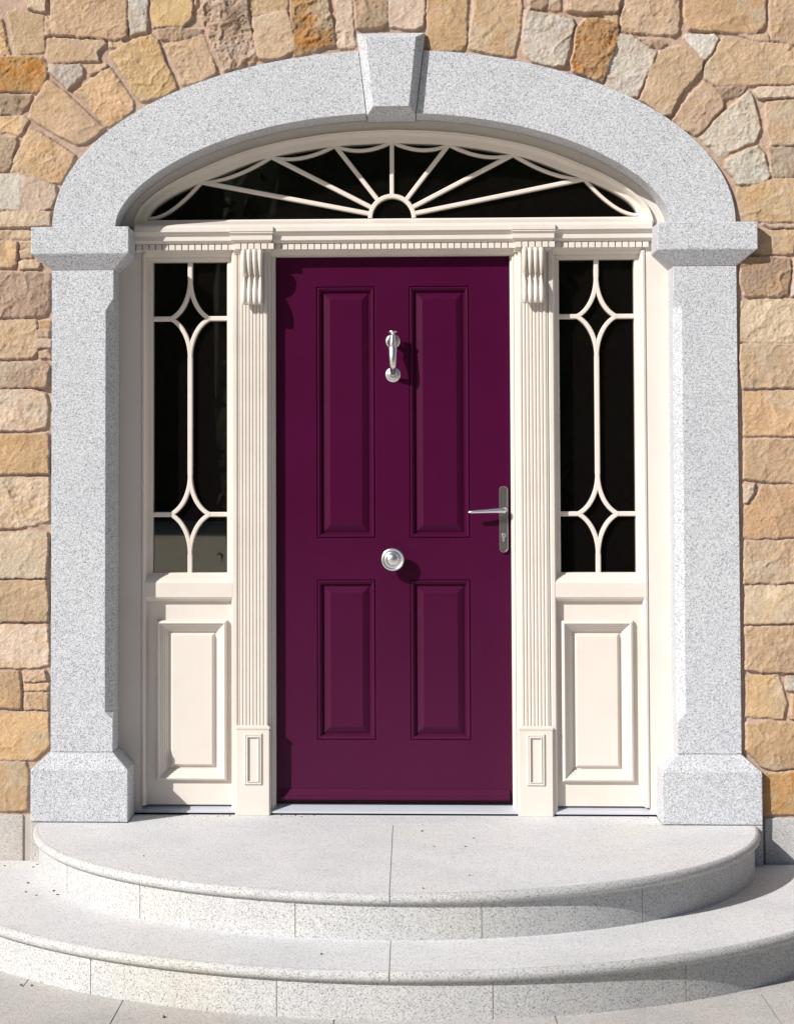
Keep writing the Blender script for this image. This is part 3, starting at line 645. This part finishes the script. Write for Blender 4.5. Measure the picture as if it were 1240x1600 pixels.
# fanlight glazing bars
b = MB(); HC = (0.0, 2.276)
b.bar([(HC[0]+0.084*math.cos(a), HC[1]+0.084*math.sin(a)) for a in [math.pi*k/28 for k in range(29)]], 0.0175, 0.2020, 0.2235)
tips = [(0.739, 2.4215), (0.466, 2.518), (0.220, 2.560), (0.0, 2.575)]
allt = [(-x, z) for x, z in tips] + [(x, z) for x, z in reversed(tips[:-1])]
for k, (x, z) in enumerate(allt):
    d = Vector((x-HC[0], z-HC[1])).normalized()
    b.bar([(HC[0]+d.x*0.088, HC[1]+d.y*0.088), (x, z)], 0.0165, 0.2026+0.0003*(k % 3), 0.2235)
def scal(p, q, low):
    p, q, low = Vector(p), Vector(q), Vector(low); c = low*2 - (p+q)/2
    return [tuple((p*(1-t)**2 + c*2*t*(1-t) + q*t*t)) for t in [i/16 for i in range(17)]]
lows = [(0.112, 2.5385), (0.349, 2.5115), (0.610, 2.444), (0.848, 2.315)]
ends = [(0.0, 2.571), (0.221, 2.557), (0.466, 2.516), (0.739, 2.418), (0.938, 2.280)]
for s in (-1, 1):
    for k in range(4):
        p, q, lo = ends[k], ends[k+1], lows[k]
        b.bar([(s*x, z) for x, z in scal(p, q, lo)], 0.0125, 0.2036+0.0003*(k % 2), 0.2235, bev=0.0025)
b.build('fanlight_glazing_bars', 'cream', fr, smooth=True)

# cornice / transom: one moulded profile, stepped forward over the pilasters
def corn_prof(d):
    d -= 0.0075
    return [(0.235, 2.135), (0.235, 2.272), (0.192-d*0.3, 2.272), (0.186-d*0.5, 2.266), (0.150-d, 2.256), (0.116-d, 2.246), (0.104-d, 2.240), (0.100-d, 2.233), (0.100-d, 2.215),
            (0.106-d, 2.2135), (0.108-d, 2.209), (0.117-d, 2.203), (0.118-d, 2.1975), (0.118-d, 2.183), (0.121-d, 2.181), (0.126-d, 2.178), (0.127-d, 2.1745), (0.133-d, 2.172),
            (0.146-d, 2.172), (0.146-d, 2.148), (0.150-d, 2.146), (0.152-d, 2.142), (0.158-d, 2.141), (0.158-d, 2.135)]
b = MB(); b.prism_yz(corn_prof(0), -0.984, 0.984); b.build('cornice', 'cream', fr, bevel=0.0008, seg=1)
for s in (-1, 1):
    b = MB(); x0, x1 = sorted((s*0.462, s*0.607))
    # outset mitred returns: widen towards the lip
    P = []
    for (ya, z), (yb, _) in zip(corn_prof(0), corn_prof(0.001)):
        if ya == yb: P.append((ya, z)); continue
        k_ = -0.004 if z > 2.238 else 0.010 if z > 2.2125 else 0.020 if z > 2.18 else 0.018
        P.append((ya - k_, z - (0.002 if z > 2.238 else 0)))
    Ls = []
    for xs_ in (-1, 1):
        L = []
        for (y, z) in P:
            grow = 0.0 if y > 0.123 else max(0, (0.123-y))*0.42
            L.append(((x0-grow) if xs_ < 0 else (x1+grow), y, z))
        Ls.append(L)
    b.loops(Ls); b.build('cornice_break', 'cream', fr, bevel=0.0008, seg=1)
b = MB(); pitch = 0.0254
x = -0.980
while x < 0.975:
    c = x + 0.010
    inbrk = 0.462-0.006 < abs(c) < 0.607+0.006
    d = 0.018 if inbrk else -0.0065
    b.box(x, x+0.0220, 0.1335-d, 0.150-d, 2.1485, 2.1705); x += pitch
b.build('dentils', 'cream', fr, bevel=0.0012, seg=1)
# head casing
b = MB(); b.prism_yz([(0.22, 2.1255), (0.186, 2.1255), (0.182, 2.127), (0.178, 2.127), (0.170, 2.131), (0.166, 2.135), (0.163, 2.142), (0.163, 2.150), (0.22, 2.150)], -0.95, 0.95)
b.build('head_casing', 'cream', fr)
# verticals
for s in (-1, 1):
    b = MB()
    b.prism_xy([(s*1.049, 0.24), (s*1.049, 0.158), (s*0.962, 0.158), (s*0.960, 0.162), (s*0.960, 0.24)], 0.012, 2.24)
    b.prism_xy([(s*0.9615, 0.238), (s*0.9615, 0.160), (s*0.958, 0.153), (s*0.951, 0.151), (s*0.946, 0.155), (s*0.943, 0.166), (s*0.941, 0.172), (s*0.941, 0.238)], 0.034, 2.14)
    b.build('outer_casing', 'cream', fr, smooth=True)
    b = MB()
    P = [(0.449, 0.235), (0.449, 0.192), (0.4525, 0.188), (0.4555, 0.188), (0.4565, 0.176), (0.461, 0.172), (0.464, 0.175), (0.466, 0.167), (0.471, 0.164), (0.478, 0.164),
         (0.590, 0.164), (0.593, 0.155), (0.597, 0.1525), (0.610, 0.1525), (0.613, 0.156), (0.6165, 0.170), (0.6165, 0.235)]
    b.prism_xy([(s*x, y) for x, y in P], 0.014, 2.145)
    b.build('mullion_casing', 'cream', fr)
    # fluted pilaster
    P = [(0.4785, 0.170), (0.4785, 0.1515)]
    x = 0.4815; w = 0.0131
    for k in range(8):
        P += [(x+0.0016, 0.1500), (x+0.0076, 0.1500), (x+0.0094, 0.1512), (x+0.0102, 0.1542), (x+0.0118, 0.1542), (x+0.0126, 0.1512)]; x += w
    P += [(0.5890, 0.1515), (0.5890, 0.170)]
    b = MB(); b.prism_xy([(s*px, y) for px, y in P], 0.330, 2.146)
    b.build('fluted_pilaster', 'cream', fr)
    # plinth with sunk panel
    b = MB(); q = lambda xa, xb, y, z: [(s*xa, 0.175, z), (s*xa, y, z), (s*xb, y, z), (s*xb, 0.175, z)]
    b.loops([q(0.472, 0.596, 0.138, 0.001), q(0.472, 0.596, 0.138, 0.322), q(0.469, 0.599, 0.135, 0.327), q(0.469, 0.599, 0.1345, 0.3335), q(0.476, 0.592, 0.144, 0.3385)])
    for xa, xb in ((0.4665, 0.4735), (0.5945, 0.6015)):
        x0, x1 = sorted((s*xa, s*xb)); b.box(x0, x1, 0.1445, 0.174, 0.001, 0.318)
    pl = b.build('pilaster_plinth', 'cream', fr, bevel=0.001)
    b = MB(); x0, x1 = sorted((s*0.500, s*0.566))
    b.rect_profile(x0, x1, 0.118, 0.309, [(-0.001, 0.1385), (0.0, 0.1335), (0.002, 0.1315), (0.0055, 0.1315), (0.0065, 0.1335), (0.0095, 0.1335), (0.0105, 0.1295), (0.0130, 0.1295), (0.0135, 0.1374)], cap=True)
    b.build('plinth_panel_moulding', 'cream', pl)
    # console bracket
    b = MB()
    b.prism_yz([(0.165, 2.1475), (0.116, 2.1475), (0.114, 2.12), (0.120, 2.09), (0.138, 2.056), (0.140, 2.038), (0.131, 2.01), (0.127, 1.985), (0.136, 1.955), (0.148, 1.940), (0.165, 1.940)], min(s*0.4945, s*0.5705), max(s*0.4945, s*0.5705))
    con = b.build('console_bracket', 'cream', fr, bevel=0.001)
    b = MB()
    for k in range(4):
        xc = s*(0.5015 + k*0.0211)
        def lobe(ztop, zbot, wf, yc, dep, lean):
            pts, rad = [], []
            for i in range(19):
                u = i/18; pts.append((xc, yc + lean*u**2.5 + (0.020*(1-u)**2.5 if lean == 0 else 0), ztop + (zbot-ztop)*u)); rad.append(max(0.0018, 0.0106*wf(u)))
            b.tube(pts, rad, seg=16, flat=(1, dep))
        lobe(2.1475, 2.038, lambda u: (min(1, (u/0.12+0.25)))**0.5*(1-0.90*max(0, (u-0.30)/0.70)**1.5), 0.110, 1.5, 0.026)
        lobe(2.050, 1.9365, lambda u: 0.2+0.8*(u/0.5)**0.9 if u < 0.5 else max(0, 1-((u-0.5)/0.505)**4)**0.5, 0.118, 1.5, 0.0)
    b.build('console_flute', 'cream', con, smooth=True)

# sidelights
for s in (-1, 1):
    b = MB()
    def rect(xa, xb, za, zb, y):
        x0, x1 = sorted((s*xa, s*xb)); return [(x0, y, za), (x1, y, za), (x1, y, zb), (x0, y, zb)]
    b.loops([rect(0.600, 0.955, 0.890, 2.135, 0.24), rect(0.600, 0.955, 0.890, 2.135, 0.184), rect(0.618, 0.9395, 0.903, 2.1215, 0.184), rect(0.620, 0.9375, 0.905, 2.1195, 0.190), rect(0.633, 0.925, 0.911, 2.1125, 0.192),
             rect(0.636, 0.922, 0.914, 2.1095, 0.197), rect(0.636, 0.922, 0.914, 2.1095, 0.24)], cap0=False, cap1=False)
    sash = b.build('sidelight_sash', 'cream', fr)
    b = MB(); b.box(min(s*0.63, s*0.93), max(s*0.63, s*0.93), 0.2230, 0.2290, 0.905, 2.118)
    b.build('sidelight_glass', 'glass', sash)
    b = MB(); xc = s*0.7795; w = 0.0185
    for a, c in ((0.912, 0.984), (1.288, 1.740), (2.043, 2.112)):
        b.bar([(xc, a), (xc, c)], w, 0.2026, 0.2235)
    k = 0
    for zc in (1.891, 1.1365):
        b.bar([(s*0.634, zc), (xc-s*0.072, zc)], w, 0.2029, 0.2235); b.bar([(xc+s*0.072, zc), (s*0.924, zc)], w, 0.2029, 0.2235)
        for sx in (-1, 1):
            for sz in (-1, 1):
                k += 1; P = []
                for i in range(15):
                    th = math.radians(73)*i/14
                    P.append((xc + sx*0.107*(1-math.cos(th)), zc + sz*(0.152-0.159*math.sin(th))))
                b.bar(P, 0.0165, 0.2018+0.00025*(k % 4), 0.2235)
    b.build('sidelight_glazing_bars', 'cream', sash, smooth=True)
    # sill rail and lower panel
    x0, x1 = sorted((s*0.612, s*0.951))
    b = MB(); b.prism_yz([(0.20, 0.806), (0.176, 0.806), (0.170, 0.811), (0.162, 0.817), (0.156, 0.8185), (0.157, 0.8195), (0.153, 0.823), (0.153, 0.877), (0.157, 0.884), (0.166, 0.893), (0.186, 0.906), (0.20, 0.906)], x0, x1)
    b.build('sidelight_sill', 'cream', fr, bevel=0.001, seg=1)
    x0, x1 = sorted((s*0.612, s*0.945))
    px0, px1 = sorted((s*0.636, s*0.903)); pz0, pz1 = 0.128, 0.732
    b = MB(); b.box(x0, px0, 0.184, 0.22, 0.034, 0.815); b.box(px1, x1, 0.184, 0.22, 0.034, 0.815)
    b.box(px0, px1, 0.184, 0.22, 0.034, pz0); b.box(px0, px1, 0.184, 0.22, pz1, 0.815)
    x0, x1 = px0, px1
    b.rect_profile(x0, x1, 0.128, 0.732, [(-0.002, 0.190), (-0.001, 0.172), (0.003, 0.165), (0.008, 0.1625), (0.011, 0.1645), (0.0125, 0.1700), (0.0180, 0.1715), (0.0195, 0.1770), (0.0250, 0.1785), (0.0265, 0.1845), (0.0320, 0.1865), (0.0335, 0.1930), (0.0390, 0.1960), (0.0410, 0.2050), (0.0480, 0.2050), (0.0500, 0.2020), (0.0580, 0.1890)], cap=True)
    b.build('sidelight_panel', 'cream', fr)
b = MB()
b.prism_yz([(0.150, 0.0085), (0.150, 0.0145), (0.154, 0.0160), (0.226, 0.0345), (0.31, 0.036), (0.31, 0.0085)], -0.99, 0.99)
b.build('threshold', 'sill', fr)
b = MB(); b.box(-0.99, 0.99, 0.158, 0.31, 0.0008, 0.0085); b.box(-0.447, 0.447, 0.222, 0.30, 0.034, 0.05); b.build('sill_gap_shade', 'black', fr)  # black strips stand in for the shade in the gaps under sill and leaf

# ------------------------------------------------------------------ the door
DY = 0.21
door = thing('front_door', (0, DY, 0.042), 'deep purple four panelled front door with a sloping weather bar', 'door')
xs_ = [-0.4475, -0.2945, -0.0655, 0.0610, 0.2965, 0.4475]; zs_ = [0.043, 0.2735, 0.8890, 1.0425, 2.0145, 2.135]
b = MB()
for i in range(5):
    for j in range(5):
        if i in (1, 3) and j in (1, 3): continue
        b.add([(xs_[i], DY, zs_[j]), (xs_[i+1], DY, zs_[j]), (xs_[i+1], DY, zs_[j+1]), (xs_[i], DY, zs_[j+1])], [(0, 1, 2, 3)])
x0, x1, z0, z1 = xs_[0], xs_[-1], zs_[0], zs_[-1]
b.add([(x0, DY, z0), (x1, DY, z0), (x1, DY+0.05, z0), (x0, DY+0.05, z0), (x0, DY, z1), (x1, DY, z1), (x1, DY+0.05, z1), (x0, DY+0.05, z1)],
      [(0, 3, 2, 1), (4, 5, 6, 7), (1, 2, 6, 5), (0, 4, 7, 3), (3, 7, 6, 2)])
b.build('door_leaf', 'purple', door)
for i in (1, 3):
    for j in (1, 3):
        b = MB()
        b.rect_profile(xs_[i], xs_[i+1], zs_[j], zs_[j+1], [(0, DY), (0.0022, DY+0.0005), (0.0045, DY+0.005), (0.0068, DY+0.0005), (0.010, DY-0.0012), (0.0135, DY+0.0005), (0.0165, DY+0.0035), (0.0185, DY+0.0040),
                                                   (0.0225, DY+0.0155), (0.0258, DY+0.0160), (0.0266, DY+0.0155), (0.0520, DY+0.0028), (0.0535, DY+0.0020)], cap=True)
        b.build('raised_panel', 'purple', door)
b = MB(); b.prism_yz([(0.212, 0.0905), (0.2065, 0.0900), (0.2045, 0.0860), (0.199, 0.0780), (0.193, 0.0700), (0.187, 0.0655), (0.186, 0.0600), (0.187, 0.0540), (0.212, 0.0500)], -0.4300, 0.4370)
b.build('weather_bar', 'purple', door)

# knocker
b = MB()
b.lathe((0.001, DY+0.001, 1.799), (0, -1, 0), [(0.0, 0.0), (0.0285, 0.0), (0.0285, 0.004), (0.0265, 0.007), (0.0225, 0.0085), (0.020, 0.013), (0.014, 0.018), (0.0105, 0.024), (0.0095, 0.040), (0.0, 0.042)])
kn = b.build('door_knocker', 'chrome', door, smooth=True)
b = MB()
b.lathe((0.001, DY+0.001, 1.671), (0, -1, 0), [(0.0, 0.0), (0.0285, 0.0), (0.0285, 0.004), (0.026, 0.0065), (0.0225, 0.007), (0.0215, 0.0095), (0.0175, 0.0105), (0.0165, 0.009), (0.0135, 0.010), (0.0115, 0.014), (0.0075, 0.019), (0.0070, 0.024), (0.0, 0.0265)])
b.build('strike_plate', 'chrome', kn, smooth=True)
b = MB()
b.lathe((0.001, DY-0.056, 1.832), (0, 0, -1), [(0.0, -0.0050), (0.012, -0.0045), (0.0165, -0.0025), (0.0172, 0.0), (0.0160, 0.0030), (0.0100, 0.0060), (0.0080, 0.0090), (0.0080, 0.0135), (0.0125, 0.0160), (0.0130, 0.024), (0.0142, 0.034), (0.0150, 0.044), (0.0145, 0.052), (0.0170, 0.0550), (0.0170, 0.0585), (0.0120, 0.0600), (0.0, 0.060)])
P = []; Rr = []
for i in range(25):
    u = i/24; z = 1.7725 - u*0.099
    y = DY - 0.056 - 0.012*math.sin(min(1, u*1.15)*math.pi*0.86) + 0.030*max(0, u-0.72)/0.28
    P.append((0.001, y, z)); Rr.append(0.0172*(1-u*0.40) if u < 0.9 else 0.0172*(1-u*0.40)*(1-(u-0.9)*2.2))
b.tube(P, Rr, seg=24, flat=(1, 0.8))
b.lathe((0.001, DY-0.018, 1.6705), (0, -1, 0), [(0.0, 0.0), (0.0065, 0.001), (0.0072, 0.006), (0.0055, 0.012), (0.0, 0.0135)])
b.build('striker_arm', 'chrome', kn, smooth=True)
# centre knob
b = MB()
b.lathe((-0.002, DY+0.001, 0.9655), (0, -1, 0), [(0.0, 0.0), (0.030, 0.0), (0.030, 0.004), (0.022, 0.008), (0.0155, 0.016), (0.0150, 0.030), (0.024, 0.038), (0.0385, 0.044), (0.0430, 0.050), (0.0438, 0.054), (0.0425, 0.058),
    (0.0385, 0.0605), (0.0350, 0.0600), (0.0335, 0.0585), (0.0315, 0.0605), (0.0285, 0.0635), (0.0265, 0.0640), (0.0245, 0.0622), (0.0235, 0.0628), (0.0215, 0.0660), (0.0160, 0.0700), (0.0085, 0.0722), (0.0, 0.0728)], seg=56)
b.build('door_knob', 'chrome', door, smooth=True)
# lever handle on its long plate
b = MB(); P = []
xa, xb, za, zb = 0.4045, 0.4365, 0.990, 1.243; r = (xb-xa)/2; xm = (xa+xb)/2
for k in range(17): P.append((xm + r*math.cos(math.pi*k/16), zb-r + r*math.sin(math.pi*k/16)))
for k in range(17): P.append((xm - r*math.cos(math.pi*k/16), za+r - r*math.sin(math.pi*k/16)))
def shrink(d): return [(xm + (x-xm)*(1-d/r), z - (d if z > 1.12 else -d)*min(1, abs(z-1.1165)/0.1265)) for x, z in P]
b.loops([[(x, DY+0.001, z) for x, z in P], [(x, DY-0.0075, z) for x, z in P], [(x, DY-0.0100, z) for x, z in shrink(0.0018)], [(x, DY-0.0098, z) for x, z in shrink(0.0028)], [(x, DY-0.0088, z) for x, z in shrink(0.0033)]])
hd = b.build('door_handle', 'dull_metal', door)
b = MB(); Ls = []; n_ = len(P)
for i in range(n_ + 1):
    x, z = P[i % n_]; dx, dz = x-xm, z - min(max(z, za+r), zb-r); L_ = math.hypot(dx, dz) or 1; dx /= L_; dz /= L_
    Ls.append([(x+dx*0.0008*a_, DY-0.0085+0.0022*c_, z+dz*0.0008*a_) for a_, c_ in ((1, 1), (1, -0.4), (-0.2, -1), (-2.6, -1), (-3.2, -0.3), (-3.2, 1))])
b.loops(Ls, cap0=False, cap1=False); b.build('backplate_rim', 'chrome', hd, smooth=True)
b = MB()
b.lathe((0.4225, DY-0.008, 1.151), (0, -1, 0), [(0.0, 0), (0.0115, 0), (0.0115, 0.004), (0.0085, 0.007), (0.0080, 0.036), (0.0, 0.037)])
P = []; Rr = []
for i in range(21):
    u = i/20; x = 0.4270 - u*0.1400
    y = DY - 0.044 - 0.006*math.sin(u*math.pi*0.5) - (0.0 if u > 0.08 else 0.0)
    P.append((x, y, 1.1520 - 0.0075*u)); Rr.append(0.0112*(1-u*0.50)*(1 if 0.02 < u < 0.98 else 0.6))
b.tube(P, Rr, seg=18, flat=(1, 1), ref=(0, 0, 1))
b.build('lever', 'chrome', hd, smooth=True)
b = MB(); b.lathe((0.4205, DY-0.008, 1.0550), (0, -1, 0), [(0, 0), (0.0085, 0), (0.0085, 0.006), (0.0075, 0.0075), (0.0, 0.0075)], seg=28)
b.box(0.4165, 0.4245, DY-0.0145, DY-0.008, 1.0320, 1.0540)
b.build('lock_cylinder', 'chrome', hd, bevel=0.001)

# ------------------------------------------------------------------ steps
CX, CY = 0.002, 0.0655
R1, R2, RIS, TH = 1.3345, 1.7214, 0.1465, 0.036
def arc_slab(mb, R, z, x0, x1, y0, y1, t=TH, nose=None):
    """slab clipped to the half disc R, half-round nosing along the arc"""
    rho = t/2; pts = []                                   # (x, y, onarc)
    g = 0.0014
    x0 += g; x1 -= g; y0 += g; y1 -= g
    n = 160; A = [(-math.pi/2) + math.pi*k/n for k in range(n+1)]
    ring = [(CX + (R-rho)*math.sin(a), CY - (R-rho)*math.cos(a)) for a in A]
    poly = [(p[0], p[1], True) for p in ring]
    poly.append((ring[-1][0], 3.0, False)); poly.append((ring[0][0], 3.0, False))
    def clip(poly, ax, val, keep_less):
        out = []
        for i in range(len(poly)):
            a, c = poly[i], poly[(i+1) % len(poly)]
            ia = (a[ax] <= val) if keep_less else (a[ax] >= val); ic = (c[ax] <= val) if keep_less else (c[ax] >= val)
            if ia: out.append(a)
            if ia != ic:
                f = (val-a[ax])/(c[ax]-a[ax])
                q = [a[0]+(c[0]-a[0])*f, a[1]+(c[1]-a[1])*f]
                q[ax] = val; out.append((q[0], q[1], a[2] and c[2]))
        return out
    for ax, val, kl in ((0, x0, False), (0, x1, True), (1, y0, False), (1, y1, True)): poly = clip(poly, ax, val, kl)
    if len(poly) < 3: return
    n = len(poly)
    mb.add([(x, y, z) for x, y, _ in poly], [tuple(range(n))])
    mb.add([(x, y, z-t) for x, y, _ in poly], [tuple(reversed(range(n)))])
    for i in range(n):
        a, c = poly[i], poly[(i+1) % n]
        if a[2] and c[2] and math.hypot(a[0]-c[0], a[1]-c[1]) < 0.06:
            L = []
            for q in (a, c):
                d = Vector((q[0]-CX, q[1]-CY)).normalized()
                L.append([(q[0]+d.x*rho*math.sin(math.pi*k/10), q[1]+d.y*rho*math.sin(math.pi*k/10), z-rho+rho*math.cos(math.pi*k/10)) for k in range(11)])
            nose.loops(L, cap0=False, cap1=False, close=False)
            for q in (0, 1):
                pr = poly[i-1] if q == 0 else poly[(i+2) % n]
                if not pr[2]: nose.add(L[q], [tuple(range(11))])
        else:
            mb.add([(a[0], a[1], z), (c[0], c[1], z), (c[0], c[1], z-t), (a[0], a[1], z-t)], [(0, 1, 2, 3)])
def sector(mb, R, z0, z1, a0, a1, th=0.12, gap=0.0016):
    a0 += gap/R; a1 -= gap/R; n = max(4, int((a1-a0)/0.03)); Ls = []
    for k in range(n+1):
        a = a0 + (a1-a0)*k/n; s, c = math.sin(a), math.cos(a)
        Ls.append([(CX+(R-th)*s, CY-(R-th)*c, z0), (CX+R*s, CY-R*c, z0), (CX+R*s, CY-R*c, z1), (CX+(R-th)*s, CY-(R-th)*c, z1)])
    mb.loops(Ls)
HP = math.pi/2
upper = thing('granite_step', (0, 0, -RIS), 'upper half-round granite step with bullnosed treads directly under the purple door', 'step', 'half-round granite entrance steps')
for x0, x1, y0, y1 in ((-3, -0.003, -0.5905, -0.0345), (-0.003, 3, -0.5905, -0.0345), (-3, -0.003, -3, -0.5905), (-0.003, 3, -3, -0.5905)):
    b = MB(); nb_ = MB(); arc_slab(b, R1, 0.0, x0, x1, y0, y1, nose=nb_); sl_ = b.build('tread_slab', 'tread', upper, smooth=True)
    if nb_.v: nb_.build('bullnose', 'riser', sl_, smooth=True)
b = MB(); b.box(-0.983, 0.983, -0.0318, 0.30, -0.036, 0.0006); b.build('sill_slab', 'tread', upper)
js = [-HP, -1.004, -0.67, -0.229, 0.214, 0.654, 1.061, HP]
for a0, a1 in zip(js, js[1:]):
    b = MB(); sector(b, R1-0.021, -RIS, -TH, a0, a1); b.build('riser_block', 'riser', upper, smooth=True)
b = MB(); sector(b, R1-0.0235, -RIS, -TH, -HP, HP, th=0.3, gap=0); sector(b, R1-0.022, -TH+0.0005, -0.0025, -HP, HP, th=1.2, gap=0)
b.build('mortar_bed', 'grout', upper)
CX, CY = 0.0114, 0.0834
lower = thing('granite_step', (0, 0, -2*RIS), 'wide lower half-round granite step on the paving, curving out of both sides of the photo', 'step', 'half-round granite entrance steps')
for x0, x1, y0, y1 in ((-3, -0.0, -3, -0.55), (0.0, 3, -3, -0.55), (-3, -0.003, -0.55, 0.0), (-0.003, 3, -0.55, 0.0)):
    b = MB(); nb_ = MB(); arc_slab(b, R2, -RIS, x0, x1, y0, y1, nose=nb_); sl_ = b.build('tread_slab', 'tread', lower, smooth=True)
    if nb_.v: nb_.build('bullnose', 'riser', sl_, smooth=True)
js = [-HP, -0.98, -0.575, -0.202, 0.170, 0.539, 0.98, HP]
for a0, a1 in zip(js, js[1:]):
    b = MB(); sector(b, R2-0.021, -2*RIS, -RIS-TH, a0, a1); b.build('riser_block', 'riser', lower, smooth=True)
b = MB(); sector(b, R2-0.0235, -2*RIS, -RIS-TH, -HP, HP, th=0.3, gap=0); sector(b, R2-0.022, -RIS-TH+0.0005, -RIS-0.0025, -HP, HP, th=0.9, gap=0)
b.build('mortar_bed', 'grout', lower)

# ------------------------------------------------------------------ paving and ground
GZ = -2*RIS
b = MB(); P = 0.643
ylines = [0.0, -1.265+0.643, -1.265, -1.265-0.9, -3.1, -4.0, -4.9, -5.8, -6.7, -7.6, -8.5, -9.4]
for r, (ya, yb) in enumerate(zip(ylines, ylines[1:])):
    o = 0.482 if r >= 2 else 0.482+0.31
    if r >= 3 and r % 2: o += 0.32
    for k in range(-9, 9):
        x0 = o + k*P; g = 0.002
        b.box(x0+g, x0+P-g, yb+g, ya-g, GZ-0.05, GZ)
pv = b.build('paving', 'paving'); tag(pv, kind='structure')
b = MB(); b.add([(-250, -250, GZ-0.004), (250, -250, GZ-0.004), (250, 250, GZ-0.004), (-250, 250, GZ-0.004)], [(0, 1, 2, 3)])
M['gravel'] = plain('pale_gravel', (0.50, 0.45, 0.32), rough=0.95, bump=0.6, bscale=60, var=0.25, bdist=0.01)
gd = b.build('ground', 'gravel'); tag(gd, kind='structure')

# ------------------------------------------------------------------ leaf crumbs
rl = random.Random(5)
def crumb(x, y, z, r, label):
    b = MB(); n = rl.randint(5, 7); a0 = rl.random()*6; asp = rl.uniform(0.45, 0.8); th = rl.random()*3.1
    ring = []
    for k in range(n):
        a = a0 + 2*math.pi*k/n; q = r*rl.uniform(0.7, 1.1); u, v = q*math.cos(a), q*asp*math.sin(a)
        ring.append((u*math.cos(th)-v*math.sin(th), u*math.sin(th)+v*math.cos(th), rl.uniform(0.0005, r*0.45)))
    b.loops([[(p[0], p[1], 0.0002) for p in ring], [(p[0]*0.9, p[1]*0.9, p[2]+0.0015) for p in ring]])
    ob = b.build('leaf_fragment', 'leaf'); ob.location = (x, y, z)
    tag(ob, label, 'leaf', 'dry leaf fragments scattered on the steps and paving')
L2 = 'tiny dark dry leaf fragment lying on the tread of the lower step'
L1 = 'tiny dark dry leaf fragment lying on the tread of the upper step'
L0 = 'tiny dark dry leaf fragment on the paving at the foot of the lower step'
for x, y in ((-1.145, -0.606), (-1.261, -0.568), (-1.215, -0.619), (-1.283, -0.416), (-1.313, -0.075), (-1.318, -0.127), (-1.168, -0.545), (-1.428, -0.106), (-0.205, -1.435)):
    crumb(x, y, -RIS, rl.uniform(0.004, 0.009), L2)
for x, y in ((-0.839, -0.679), (0.103, -0.178), (0.143, -0.478), (0.251, -0.475), (0.285, -0.315), (0.101, -1.188), (0.25, -0.978)):
    crumb(x, y, 0.0, rl.uniform(0.003, 0.006), L1)
for x, y in ((-1.145, -1.245), (-1.111, -1.25), (-0.658, -1.60)):
    crumb(x, y, GZ, rl.uniform(0.006, 0.011), L0)

# ------------------------------------------------------------------ unseen dark planting, added only for what the panes mirror
def foliage_mat():
    mt, n, l, p = new_mat('dark_foliage')
    v = coords(n, l)
    no = N(n, 'ShaderNodeTexNoise', Scale=3.0, Detail=8.0, Roughness=0.8); l.new(v, no.inputs['Vector'])
    r = ramp(n, [(0.35, (0.010, 0.016, 0.008)), (0.7, (0.045, 0.060, 0.025))]); l.new(no.outputs[0], r.inputs[0])
    l.new(r.outputs[0], p.inputs['Base Color']); p.inputs['Roughness'].default_value = 0.9; p.inputs['Specular IOR Level'].default_value = 0.1
    return mt
M['foliage'] = foliage_mat()
def dark_occluder(x0, x1, y0, y1, h, label, seed):
    rnd = random.Random(seed); b = MB()
    n = int((x1-x0)/0.8)
    prof = [(y1, 0.0), (y1, h*0.3), (y1+0.1, h*0.65), (y1-0.3, h*0.92), ((y0+y1)/2, h), (y0+0.3, h*0.92), (y0-0.1, h*0.6), (y0, 0.0)]
    Ls = []
    for k in range(n+1):
        x = x0 + (x1-x0)*k/n; f = rnd.uniform(0.93, 1.07); sh = 0.25 if k in (0, n) else 1
        Ls.append([(x + rnd.uniform(-.2, .2), (y0+y1)/2 + (y-(y0+y1)/2)*sh + rnd.uniform(-.3, .3), max(0, z*f*(0.9 if sh < 1 else 1)) + GZ) for y, z in prof])
    b.loops(Ls)
    r = [Vector(v) for v in b.v]
    for k in range(2600):                                   # leaf clumps over the face
        x = rnd.uniform(x0, x1); z = GZ + rnd.uniform(0.05, h*1.02); y = y1 + rnd.uniform(-0.5, 0.25); s = rnd.uniform(0.08, 0.26)
        d = [Vector((rnd.uniform(-1, 1), rnd.uniform(-1, 1), rnd.uniform(-1, 1))).normalized()*s for _ in range(3)]
        c = Vector((x, y, z)); b.add([tuple(c+d[0]), tuple(c+d[1]), tuple(c+d[2]), tuple(c-d[0]*0.6)], [(0, 1, 2), (1, 3, 2)])
    ob = b.build('dark_occluder', 'foliage'); tag(ob, label, 'dark_occluder')
dark_occluder(-2.9, 16, -25.5, -22.5, 9.0, 'unseen tall hedge across the drive, mirrored dimly in the right sidelight', 1)
dark_occluder(-45, 4, -66, -62, 17.0, 'unseen far row of dark trees, added beyond the gravel to darken the reflection in the left sidelight', 2)

LD = 'tiny dry dirt crumb caught on the granite against the foot of the timber door frame'
for k in range(16):
    crumb(rl.choice([rl.uniform(-0.80, -0.62), rl.uniform(-0.44, -0.15), rl.uniform(-0.44, -0.30), rl.uniform(0.93, 0.98)]), rl.uniform(0.115, 0.146), 0.0006, rl.uniform(0.0022, 0.0042), LD)
